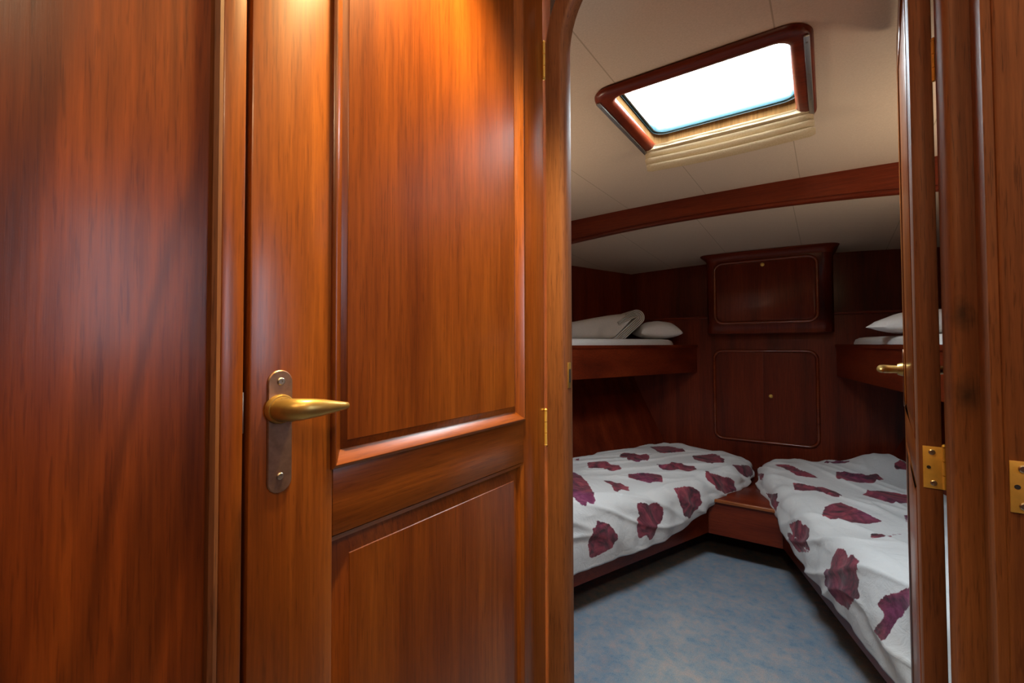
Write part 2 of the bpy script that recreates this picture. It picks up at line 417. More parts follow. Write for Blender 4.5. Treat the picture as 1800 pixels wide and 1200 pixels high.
rad = [(.0112, .0112), (.0112, .0114), (.0105, .0116), (.0092, .0110), (.0078, .0100), (.0064, .0084), (.0052, .0064), (.0043, .0047), (.0036, .0036), (.0014, .0014)]
finish('lever_handle', tube(pts, rad, seg=20), AGED, d1, ang=60)

# ------------------------------------------------------------------ doorway bulkhead and its casing
bm = box(-2.5, -.452, .792, .812, 0, 1.98)
bm = box(.150, 2.1, .792, .812, 0, 1.98, bm=bm)
bm = box(-.452, .150, .792, .812, 1.862, 1.98, bm=bm)
o = finish('wall_front', bm, W['z']); S(o, 'dark wooden bulkhead that holds the cabin doorway', 'wall')
def casing_path(x, s):                         # s=+1 left side going up, -1 right side
    pts = [(x, 0.0), (x, .6), (x, 1.2), (x, 1.705)]
    rx, rz = .13, .165
    for k in range(1, 15):
        a = PI/2*k/14
        pts.append((x+s*rx*(1-math.cos(a)), 1.705+rz*math.sin(a)))
    return pts
lp = casing_path(-.4235, 1); rp = casing_path(.1278, -1)[::-1]
path = lp+rp
prof = [(-.0365, .785), (-.0365, .800), (-.0365, .8165), (0.003, .8165), (.0045, .811), (.0035, .800), (.0015, .7905), (-.002, .7862), (-.006, .785)]  # (offset into opening, y)
rings = []
for i, (x, z) in enumerate(path):
    a = Vector(path[max(i-1, 0)]); b = Vector(path[min(i+1, len(path)-1)])
    t = (b-a).normalized(); nrm = Vector((t.y, -t.x))          # points into the opening
    wide = .0365 if i < len(lp) else .0280
    rings.append([(x+nrm.x*(d if d > -.03 else -wide), y, z+nrm.y*(d if d > -.03 else -wide)) for d, y in prof])
e = empty('trim_2', (-.44, .8, 0)); S(e, 'rounded wooden casing framing the cabin doorway with curved top corner', 'trim')
W['knotty'] = wood('knotty_sapele_casing', 'z', (.125, .040, .013), (.19, .068, .022), (.25, .095, .034), rough=.55, pore=.55, coat=.0, spec=.3, plank=0, knots=(((.578, -.015, 1.157), .010), ((.580, -.015, 1.055), .014)))
finish('casing', loft(rings), W['knotty'], e, ang=50)
# keep plate of the cabin door in the left reveal
bm = box(-.4215, -.4185, .797, .808, 1.035, 1.085, .0006)
finish('keep_plate', bm, AGED, e)
bm = box(-.4188, -.4180, .7995, .8055, 1.046, 1.072)
finish('keep_slot', bm, DARK, e)

# ------------------------------------------------------------------ right-hand post with hinge leaf
e = empty('trim_3', (.2, .76, 0)); S(e, 'broad wooden post at the far right with a brass hinge leaf', 'trim')
bm = box(.152, .40, .743, .7915, 0, 1.98, .0025)
finish('post', bm, W['edge'], e)
bm = loft([[(.1665, .7395, z), (.1632, .7435, z), (.40, .7435, z), (.40, .7395, z)] for z in (0, 1.98)])
bm2 = loft([[(.1612, .7432, z), (.1618, .7405, z), (.1640, .7390, z), (.40, .7390, z), (.40, .7432, z)] for z in (0, 1.98)])
bm.free()
finish('facing', bm2, W['edge'], e)
hl = finish('hinge_leaf', box(.1645, .205, .7372, .7392, .932, .989, .0004), BRASS, e)
for zz, xx in ((.981, .1752), (.940, .1752)):
    screw((xx, .7372, zz), (0, -1, 0), .0042, hl)
finish('screw_hole', cyl((.1702, .7371, .9605), (0, -1, 0), .0026, .0006, 16), DARK, hl)
screw((.192, .7372, .981), (0, -1, 0), .0042, hl); screw((.192, .7372, .940), (0, -1, 0), .0042, hl)

# ------------------------------------------------------------------ open cabin door on the right
d2 = empty('door_2', (.125, .83, 0)); S(d2, 'open cabin door seen edge-on with brass hinge and lever', 'door')
Lc = Vector((.0992, .83, 0)); dd = Vector((.0785, .9969, 0)); nn = Vector((.9969, -.0785, 0))
def D2(u, v, z): return Lc + dd*u + nn*v + Vector((0, 0, z))
def dbox(u0, u1, v0, v1, z0, z1, bev=0.0):
    b2 = box(u0, u1, v0, v1, z0, z1, bev)
    for v in b2.verts: v.co = D2(v.co.x, v.co.y, v.co.z)
    return b2
DW, DT = .53, .0240
finish('stile', dbox(0, .075, 0, DT, .03, 1.80, .0016), W['edge'], d2)
finish('stile', dbox(DW-.075, DW, 0, DT, .03, 1.80, .0025), W['z'], d2)
for a, b in ((.03, .20), (.904, .982), (1.72, 1.80)):
    finish('rail', dbox(.075, DW-.075, .0003, DT-.0003, a, b, .001), W['y'], d2)
for a, b in ((.20, .904), (.982, 1.72)):
    finish('panel', dbox(.073, DW-.073, .0016, DT-.0016, a-.002, b+.002, .001), W['z'], d2)
def d2_mould(z0, z1, side):
    f = (lambda h: -h) if side == 0 else (lambda h: DT+h)
    prof = [(0, 0), (.004, .0012), (.010, .0012), (.016, -.0008), (.016, -.004), (0, -.004)]
    def out(d): return [(.070+d, z0+d), (DW-.070-d, z0+d), (DW-.070-d, z1-d), (.070+d, z1-d)]
    P = [out(d) for d, h in prof]
    bm = None
    for k in range(4):
        bm = loft([[D2(P[i][k][0], f(prof[i][1]), P[i][k][1]) for i in range(len(prof))], [D2(P[i][(k+1) % 4][0], f(prof[i][1]), P[i][(k+1) % 4][1]) for i in range(len(prof))]], bm=bm)
    finish('moulding', bm, W['z'], d2)
for s in (0, 1):
    d2_mould(.977, 1.725, s); d2_mould(.195, .909, s)
# hinge on the edge that faces the corridor
def d2_hinge(z0, z1, leaf=True):
    h = finish('hinge', dbox(-.0010, .0004, .0042 if leaf else DT-.001, DT+.003, z0, z1, .0003), BRASS, d2)
    bm = None
    for k in range(3):
        a = z0+(z1-z0)*k/3; b = z0+(z1-z0)*(k+1)/3
        bm = cyl(D2(-.0012, DT+.0016, (a+b)/2), (0, 0, 1), .0023, (b-a)*.94, 12, bm=bm)
    bm = lathe(D2(-.0012, DT+.0016, z1), (0, 0, 1), [(0, .0023), (.002, .0027), (.004, .0015), (.0045, .0003)], 12, bm)
    finish('hinge_pin', bm, BRASS, h)
    if not leaf: return
    for zz, vv in ((z1-.0075, .0135), (z0+.0075, .0145)):
        screw(D2(-.0010, vv, zz), -dd, .0036, h)
    finish('screw_hole', cyl(D2(-.0012, .0100, (z0+z1)/2), dd, .0022, .0008, 14), DARK, h)
d2_hinge(.9255, .9815); d2_hinge(1.475, 1.531, False); d2_hinge(.30, .356)
# lever and plate on the left face near the far edge
for side in (0, 1):
    sg = -1 if side == 0 else 1; v0 = 0 if side == 0 else DT
    pts2 = rrect(.488, 1.045, .0128, .0625, .0126, 8)
    bm = loft([[D2(u, v0, z) for u, z in pts2], [D2(u, v0+sg*.0025, z) for u, z in pts2]])
    hp = finish('handle_plate', bm, PLATE, d2)
    bm = lathe(D2(.488, v0+sg*.002, 1.063), nn*sg, [(0, .0145), (.006, .0135), (.010, .0118)], 20)
    finish('lever_collar', bm, AGED, d2)
    pts = [D2(.488, v0+sg*.006, 1.063), D2(.489, v0+sg*.022, 1.063), D2(.485, v0+sg*.034, 1.0635), D2(.472, v0+sg*.040, 1.064), D2(.455, v0+sg*.041, 1.0637), D2(.435, v0+sg*.0395, 1.063), D2(.425, v0+sg*.039, 1.063), D2(.423, v0+sg*.039, 1.063)]
    finish('lever_handle', tube(pts, [(.0085, .0085), (.0085, .0087), (.0085, .0090), (.0078, .0085), (.0068, .0075), (.0050, .0055), (.0034, .0034), (.001, .001)], seg=18), AGED, d2, ang=60)
finish('lock_plate', dbox(DW-.0004, DW+.0012, .005, DT-.005, .99, 1.10, .0004), AGED, d2)

# ------------------------------------------------------------------ rest of the corridor (behind and beside the viewer)
S(finish('wall_rear', box(-.5, 1.0, -1.23, -1.2, 0, 1.98), W['z']), 'wooden bulkhead closing the corridor behind the viewer', 'wall')
bm = box(.90, .93, -1.2, .36, 0, 1.98); bm = box(.90, .93, .70, .8, 0, 1.98, bm=bm)
bm = box(.90, .93, .36, .70, 0, 1.10, bm=bm); bm = box(.90, .93, .36, .70, 1.55, 1.98, bm=bm)
S(finish('wall_right', bm, W['z']), 'wooden corridor side to the right, beyond the far right post', 'wall')
e = empty('window_2', (.915, .53, 1.325)); S(e, 'small tinted side window lighting the corridor', 'window')
finish('window_frame', ring_sweep(lambda d: [(.345+d, 1.085+d), (.715-d, 1.085+d), (.715-d, 1.565-d), (.345+d, 1.565-d)], [(0, 0), (0, .012), (.02, .012), (.02, 0)], lambda y, z, h: (.90-h, y, z)), W['z'], e)
finish('pane', box(.913, .917, .36, .70, 1.10, 1.55), TINTED, e)
S(finish('ceiling_corridor', box(-.52, 1.0, -1.23, .80, 1.95, 1.98), CEIL_F), 'cream lined corridor ceiling above the doors', 'ceiling')

# ------------------------------------------------------------------ cabin shell
XC = -.36                                      # centre line of the berths
def hull_half(y, z):
    w = .62+(3.3-y)*.40
    if z <= .45: return w-(.45-z)*.35
    if z <= .75: return w+(z-.45)*.5
    if z <= 1.1: return w+.15+(z-.75)*.45
    return w+.3075+(z-1.1)*.05
def hull(sign, name, label):
    ys = [.812, 1.2, 1.6, 2.0, 2.4, 2.8, 3.1, 3.47]; zs = [0, .2, .45, .6, .75, .95, 1.1, 1.3, 1.6, 2.0]
    bm = bmesh.new()
    A = [[bm.verts.new((XC+sign*hull_half(y, z), y, z)) for z in zs] for y in ys]
    B = [[bm.verts.new((XC+sign*(hull_half(y, z)+.03), y, z)) for z in zs] for y in ys]
    for G in (A, B):
        for i in range(len(ys)-1):
            for j in range(len(zs)-1): bm.faces.new((G[i][j], G[i+1][j], G[i+1][j+1], G[i][j+1]))
    S(finish(name, bm, W['cz']), label, 'wall')
hull(-1, 'wall_port', 'dark wooden hull lining beside the left berths')
hull(1, 'wall_starboard', 'dark wooden hull lining beside the right berths')

def zf(x, y): return 1.845-.022*(x+.4)**2
def za(x, y): return 1.748-.05*(y-2.33)-.035*(x+.43)**2
HX0, HX1, HY0, HY1 = -.535, -.035, 1.205, 1.695
xs = [-2.4, -2.0, -1.6, -1.2, -.9, -.7, HX0, -.4, -.285, -.17, HX1, .15, .4, .8, 1.2, 1.7]
ys = [.812, 1.0, HY0, 1.45, HY1, 2.0, 2.345]
bm = bmesh.new()
V0 = {(i, j): bm.verts.new((x, y, zf(x, y))) for i, x in enumerate(xs) for j, y in enumerate(ys)}
V1 = {(i, j): bm.verts.new((x, y, zf(x, y)+.05)) for i, x in enumerate(xs) for j, y in enumerate(ys)}
for i in range(len(xs)-1):
    for j in range(len(ys)-1):
        if HX0-.01 < (xs[i]+xs[i+1])/2 < HX1+.01 and HY0 < (ys[j]+ys[j+1])/2 < HY1: continue
        bm.faces.new([V0[k] for k in ((i, j), (i+1, j), (i+1, j+1), (i, j+1))])
        bm.faces.new([V1[k] for k in ((i, j), (i+1, j), (i+1, j+1), (i, j+1))])
S(finish('ceiling', bm, CEIL_F), 'cream panelled cabin ceiling around the roof hatch', 'ceiling')
bm = bmesh.new(); ysa = [2.34, 2.6, 2.9, 3.2, 3.47]
for dz in (0, .08):
    V0 = {(i, j): bm.verts.new((x, y, za(x, y)+dz)) for i, x in enumerate(xs) for j, y in enumerate(ysa)}
    for i in range(len(xs)-1):
        for j in range(len(ysa)-1): bm.faces.new([V0[k] for k in ((i, j), (i+1, j), (i+1, j+1), (i, j+1))])
S(finish('ceiling_aft', bm, CEIL_A), 'lower cream cabin ceiling behind the crossbeam', 'ceiling')
# crossbeam
def zbeam(x): return 1.737-.058*(x+.43)**2
bx = [-2.3+.1*k for k in range(37)]
e = empty('trim_4', (XC, 2.33, 1.7)); S(e, 'dark wooden crossbeam spanning the cabin ceiling', 'trim')
bm = loft([[(x, 2.33, zbeam(x)+.016), (x, 2.33, zf(x, 2.33)+.01), (x, 2.352, zf(x, 2.33)+.01), (x, 2.352, zbeam(x)+.016)] for x in bx])
finish('beam', bm, W['cx'], e)
bm = loft([[(x, 2.322, zbeam(x)+.002), (x, 2.320, zbeam(x)+.008), (x, 2.322, zbeam(x)+.015), (x, 2.326, zbeam(x)+.018), (x, 2.355, zbeam(x)+.018), (x, 2.355, zbeam(x)), (x, 2.326, zbeam(x))] for x in bx])
finish('lower_bead', bm, W['cx'], e)

# back wall with ledge
bm = box(-2.4, 1.6, 3.3, 3.36, 0, 1.292)
e = empty('wall_back', (XC, 3.3, 0)); S(e, 'dark wooden back wall of the cabin behind the lockers', 'wall')
finish('lower_panel', bm, W['cz'], e)
finish('upper_panel', box(-2.4, 1.6, 3.45, 3.49, 1.29, 1.78), W['cz'], e)
finish('ledge', box(-2.4, 1.6, 3.288, 3.45, 1.292, 1.308, .005), W['cx'], e)

# ------------------------------------------------------------------ roof hatch
h = empty('window_1', (-.285, 1.45, 1.84)); S(h, 'bright roof hatch in a rounded dark wooden frame', 'window')
HC = (-.285, 1.45)
def hout(d): return rrect(HC[0], HC[1], .270-d, .265-d, max(.060-d*.45, .012), 10)
pf = [(0, .0), (.001, .007), (.006, .0125), (.014, .0150), (.030, .0150), (.042, .0125), (.050, .006), (.0525, -.002), (.0525, -.005), (.03, -.005)]
finish('frame', ring_sweep(hout, pf, lambda x, y, hh: (x, y, 1.8405-hh)), W['cx'], h)
def hin(d): return rrect(HC[0], HC[1]+.002, .229-d, .232-d, .04, 10)
finish('liner', ring_sweep(hin, [(-.0, -.01), (.000, .055), (-.008, .055), (-.008, -.01)], lambda x, y, hh: (x, y, 1.845+hh)), W['liner'], h)
def hg(d): return rrect(HC[0], HC[1]-.006, .247-d, .243-d, .06-d*.6, 10)
finish('gasket', ring_sweep(hg, [(0, -.004), (.014, -.006), (.018, -.014), (.022, -.015), (.0235, -.006), (.026, -.006), (.0275, -.012), (.032, -.012), (.0350, -.004), (.0350, .016), (0, .016)], lambda x, y, hh: (x, y, 1.900+hh)), GASKET, h)
finish('pane', loft([[(x, y, z) for x, y in hg(.012)] for z in (1.9165, 1.923)]), GLASS, h)
for x0 in (-.5475, -.0345):
    t = finish('blind_track', box(x0, x0+.0125, 1.225, 1.66, 1.8215, 1.8262, .0012), ALU, h)
    for yy in (1.25, 1.40, 1.55):
        finish('screw', cyl((x0+.006, yy, 1.8212), (0, 0, 1), .0028, .001, 10), SCREW, t)
# roman blind gathered at the aft edge of the hatch
rb = empty('roman_blind', (-.285, 1.64, 1.82)); tag(rb, 'beige cloth blind gathered in folds along the lower edge of the roof hatch', 'blind')
def fold(k):
    rings = []; N = 40
    y = 1.640+.013*k+.007*(k % 2); z = 1.831-.0165*k; w = .020+.003*(k % 2); th = .0026
    for i in range(N+1):
        u = i/N; x = -.543+u*.517-.002*k+.004*k*u
        sag = -.010*math.sin(PI*u)*(1+.4*k)*.6
        jit = .0016*noise.noise(Vector((u*9, k*3.1, 0)))
        end = min(1, min(u, 1-u)*30+.35)
        pr = []
        for q in range(12):
            a = 2*PI*q/12
            pr.append((x, y+w*end*math.cos(a)*.8+jit*2, z+sag*.55+jit+th*end*math.sin(a)-.35*w*math.cos(a)))
        rings.append(pr)
    return finish('fold', loft(rings), BLIND, rb)
for k in range(4): fold(k)
bm = loft([[(x, 1.628, 1.838), (x, 1.632, 1.826), (x, 1.650, 1.822), (x, 1.655, 1.838)] for x in (-.545, -.026)])
finish('head_batten', bm, BLIND, rb)

# ------------------------------------------------------------------ upper locker
u = empty('locker', (-.313, 3.3, 1.187)); tag(u, 'upper wooden wall locker with rounded corners and one flap door', 'cabinet', 'wall lockers at the back')
def plan(d, r=.055, yb=3.449):
    x0, x1, yf = -.659-d, .033+d, 3.20-d
    pts = [(x0, yb)]
    for k in range(9):
        a = math.radians(180+90*k/8); pts.append((x0+r+r*math.cos(a), yf+r+r*math.sin(a)))
    for k in range(9):
        a = math.radians(270+90*k/8); pts.append((x1-r+r*math.cos(a), yf+r+r*math.sin(a)))
    pts.append((x1, yb)); return pts
bm = loft([[(x, y, z) for x, y in plan(d, yb=3.287)] for d, z in ((-.004, 1.187), (0, 1.191), (0, 1.3085))])
bm = loft([[(x, y, z) for x, y in plan(d)] for d, z in ((0, 1.3085), (0, 1.668))], bm=bm)
finish('body', bm, W['cz'], u)
bm = loft([[(x, y, z) for x, y in plan(d)] for d, z in ((.001, 1.655), (.003, 1.668), (.012, 1.682), (.028, 1.692), (.034, 1.695), (.034, 1.702))])
finish('cornice', bm, W['cx'], u)
def locker_ring(cx, cz, hx, hz, r, yf, parent):
    def o2(d): return rrect(cx, cz, hx-d, hz-d, max(r-d, .01), 10)
    pf = [(0, -.003), (0, .004), (.003, .010), (.007, .0135), (.010, .0142), (.013, .0135), (.017, .010), (.020, .004), (.020, -.003)]
    return finish('bead_moulding', ring_sweep(o2, pf, lambda x, z, hh: (x, yf-hh, z)), W['bead'], parent)
locker_ring(-.3235, 1.4475, .2885, .2035, .060, 3.20, u)
fd = finish('flap_door', loft([[(x, y, z) for x, z in rrect(-.3235, 1.4475, .2675-d, .1825-d, .040, 10)] for y, d in ((3.203, 0), (3.1975, 0), (3.1965, .001))]), W['cz'], u)
def knob(x, y, z, parent):
    bm = lathe((x, y, z), (0, -1, 0), [(0, .011), (.002, .0115), (.003, .0085), (.006, .0055), (.010, .0055), (.013, .0085), (.017, .0095), (.020, .0080), (.022, .004)], 20)
    return finish('knob', bm, BRASS, parent)
knob(-.326, 3.1968, 1.613, fd)
# lower locker
u = empty('locker', (-.34, 3.3, .489)); tag(u, 'lower wooden wall locker with two doors above the beds', 'cabinet', 'wall lockers at the back')
locker_ring(-.3415, .787, .298, .299, .060, 3.30, u)
def half_door(side):
    pts = rrect(-.3415, .787, .277, .278, .042, 10); xm = -.3405
    if side < 0: P = [(min(x, xm-.0012), z) for x, z in pts]
    else: P = [(max(x, xm+.0012), z) for x, z in pts]
    b = finish('door', loft([[(x, y, z) for x, z in P] for y in (3.303, 3.2965)]), W['cz'], u)
    return b
half_door(-1); rd = half_door(1)
knob(-.301, 3.2968, .791, rd)

# ------------------------------------------------------------------ lower berth bases and step
def xl(y): return -.868+(y-1.654)*.378
def xr(y): return .148-(y-1.654)*.378
def base(sign, label):
    b = empty('berth_base', (-.95 if sign < 0 else .25, 1.9, 0)); tag(b, label, 'bed base', 'bases of the lower berths')
    f = xl if sign < 0 else xr
    yb = 2.55
    def poly(ins, hz, extra):
        inner = [(f(.82)+sign*ins, .82), (f(yb)+sign*ins, yb), (f(yb)+sign*max(ins, .0), 3.296)]
        outer = [(XC+sign*(hull_half(3.296, hz)-extra), 3.296), (XC+sign*(hull_half(.82, hz)-extra), .82)]
        return inner+outer
    finish('plinth', prism_xy(poly(.26, 0.0, .03), .001, .14), W['cy'], b)
    finish('front_board', prism_xy(poly(0, .14, .03), .14, .318, .0), W['cy'], b)
base(-1, 'wooden base board under the left lower berth'); base(1, 'wooden base board under the right lower berth')
s = empty('step', (-.36, 2.7, 0)); tag(s, 'small wooden step between the two lower berths with a pale front edge', 'step')
x0, x1 = xl(2.55)+.002, xr(2.55)-.002
finish('front_panel', box(x0, x1, 2.552, 2.575, .138, .308), W['cx'], s)
finish('plinth', box(x0, x1, 2.95, 2.98, .001, .14), W['cx'], s)
finish('tread', box(x0, x1, 2.556, 3.296, .308, .320, .002), W['cx'], s)
finish('nosing', box(x0, x1, 2.541, 2.556, .303, .3215, .005, 3), W['nose'], s)

# ------------------------------------------------------------------ duvets with the petal print
PETALS = {-1: [], 1: []}
#PETALS_BEGIN (outlines in cloth metres: distance from the hem, distance along the bed)
PETALS[-1] = [
  [(0.803,2.441),(0.78,2.395),(0.801,2.405),(0.813,2.405),(0.822,2.393),(0.826,2.381)],
  [(0.707,2.363),(0.673,2.4),(0.635,2.44),(0.591,2.382),(0.575,2.377),(0.556,2.387),(0.536,2.395),(0.52,2.376),(0.494,2.339),(0.495,2.334),(0.496,2.326),(0.506,2.306),(0.516,2.282),(0.537,2.272),(0.58,2.305),(0.597,2.291),(0.612,2.278),(0.62,2.262),(0.627,2.244),(0.674,2.31)],
  [(0.664,2.629),(0.673,2.65),(0.706,2.713),(0.698,2.728),(0.687,2.745),(0.63,2.713),(0.602,2.722),(0.593,2.74),(0.584,2.756),(0.563,2.738),(0.535,2.707),(0.509,2.665),(0.465,2.59),(0.478,2.573),(0.487,2.556),(0.487,2.546),(0.482,2.534),(0.495,2.525),(0.502,2.515),(0.517,2.505),(0.576,2.567),(0.63,2.613)],
  [(0.638,2.98),(0.612,3),(0.58,3.021),(0.553,3.036),(0.528,3.048),(0.482,3.031),(0.433,2.993),(0.416,2.971),(0.402,2.962),(0.423,2.927),(0.455,2.894),(0.497,2.856),(0.535,2.817),(0.562,2.868),(0.58,2.908),(0.605,2.944)],
  [(0.428,2.279),(0.411,2.317),(0.393,2.355),(0.377,2.376),(0.359,2.396),(0.343,2.411),(0.324,2.421),(0.312,2.41),(0.302,2.393),(0.279,2.342),(0.267,2.315),(0.284,2.305),(0.3,2.291),(0.301,2.272),(0.302,2.252),(0.31,2.251),(0.322,2.251),(0.342,2.25),(0.362,2.245),(0.38,2.24),(0.4,2.232),(0.415,2.257)],
  [(0.438,2.098),(0.429,2.111),(0.417,2.127),(0.398,2.121),(0.379,2.119),(0.378,2.128),(0.378,2.137),(0.354,2.124),(0.332,2.111),(0.325,2.116),(0.32,2.119),(0.301,2.089),(0.283,2.06),(0.299,2.058),(0.317,2.054),(0.307,2.026),(0.3,1.997),(0.306,1.996),(0.313,1.995),(0.342,2.03),(0.375,2.069),(0.406,2.081)],
  [(0.655,2.136),(0.643,2.138),(0.631,2.143),(0.598,2.126),(0.548,2.081),(0.488,2.024),(0.435,1.977),(0.391,1.927),(0.341,1.869),(0.298,1.817),(0.276,1.802),(0.265,1.787),(0.259,1.77),(0.26,1.76),(0.264,1.75),(0.27,1.755),(0.278,1.756),(0.264,1.732),(0.257,1.73),(0.259,1.718),(0.265,1.703),(0.273,1.7),(0.293,1.711),(0.305,1.717),(0.326,1.731),(0.334,1.73),(0.339,1.727),(0.445,1.854)],
  [(0.349,2.906),(0.32,2.949),(0.296,2.99),(0.283,3.011),(0.269,3.031),(0.256,3.041),(0.242,3.049),(0.227,3.017),(0.203,2.963),(0.188,2.955),(0.173,2.95),(0.169,2.913),(0.173,2.884),(0.187,2.876),(0.203,2.866),(0.207,2.774),(0.214,2.753),(0.264,2.79),(0.298,2.798),(0.319,2.812),(0.338,2.827),(0.345,2.869)],
  [(0.41,2.57),(0.397,2.574),(0.38,2.58),(0.357,2.572),(0.348,2.586),(0.375,2.647),(0.386,2.677),(0.347,2.666),(0.301,2.638),(0.29,2.639),(0.284,2.641),(0.272,2.652),(0.26,2.665),(0.243,2.65),(0.216,2.623),(0.217,2.575),(0.224,2.542),(0.236,2.545),(0.248,2.552),(0.27,2.565),(0.287,2.571),(0.296,2.548),(0.308,2.527),(0.326,2.518),(0.345,2.509),(0.372,2.526)],
  [(0.171,2.613),(0.164,2.618),(0.159,2.622),(0.153,2.611),(0.147,2.603),(0.14,2.629),(0.13,2.657),(0.118,2.676),(0.107,2.695),(0.107,2.703),(0.106,2.708),(0.093,2.723),(0.077,2.742),(0.06,2.743),(0.048,2.743),(0.037,2.744),(0.026,2.746),(0.026,2.724),(0.026,2.698),(0.025,2.675),(0.037,2.612),(0.044,2.609),(0.05,2.61),(0.066,2.575),(0.078,2.556),(0.085,2.557),(0.091,2.565),(0.108,2.554),(0.13,2.548),(0.137,2.553),(0.147,2.557),(0.156,2.578)],
  [(0.14,2.848),(0.116,2.867),(0.087,2.896),(0.074,2.951),(0.064,2.997),(0.048,3.001),(0.017,2.969),(0.008,2.936),(0.029,2.894),(0.046,2.866),(0.069,2.848),(0.097,2.829),(0.104,2.83),(0.114,2.83),(0.127,2.827)],
  [(0.206,2.291),(0.191,2.336),(0.18,2.382),(0.167,2.403),(0.154,2.423),(0.135,2.433),(0.113,2.446),(0.086,2.444),(0.058,2.441),(0.058,2.412),(0.053,2.386),(0.04,2.373),(0.035,2.343),(0.06,2.307),(0.078,2.281),(0.09,2.286),(0.104,2.287),(0.137,2.278),(0.17,2.267),(0.188,2.277)],
  [(0.208,2.011),(0.206,2.033),(0.198,2.054),(0.191,2.069),(0.184,2.082),(0.185,2.09),(0.19,2.097),(0.185,2.11),(0.184,2.127),(0.172,2.136),(0.164,2.147),(0.151,2.154),(0.139,2.155),(0.125,2.149),(0.112,2.145),(0.094,2.127),(0.087,2.101),(0.063,2.102),(0.048,2.097),(0.038,2.087),(0.03,2.078),(0.035,2.064),(0.038,2.055),(0.05,2.049),(0.062,2.041),(0.062,2.031),(0.063,2.021),(0.056,2.015),(0.054,2.011),(0.056,2.003),(0.062,1.994),(0.082,1.986),(0.102,1.983),(0.122,1.983),(0.141,1.987),(0.148,2.003),(0.155,2.012),(0.182,2.006)],
  [(0.191,1.755),(0.188,1.767),(0.182,1.778),(0.175,1.796),(0.168,1.815),(0.155,1.826),(0.142,1.837),(0.133,1.841),(0.12,1.843),(0.12,1.851),(0.118,1.855),(0.105,1.855),(0.091,1.86),(0.087,1.851),(0.085,1.843),(0.072,1.842),(0.059,1.836),(0.057,1.814),(0.052,1.787),(0.047,1.764),(0.043,1.736),(0.045,1.729),(0.051,1.721),(0.074,1.717),(0.099,1.712),(0.112,1.713),(0.127,1.713),(0.144,1.716),(0.156,1.727),(0.163,1.723),(0.169,1.722),(0.17,1.741),(0.175,1.757),(0.182,1.756)]]
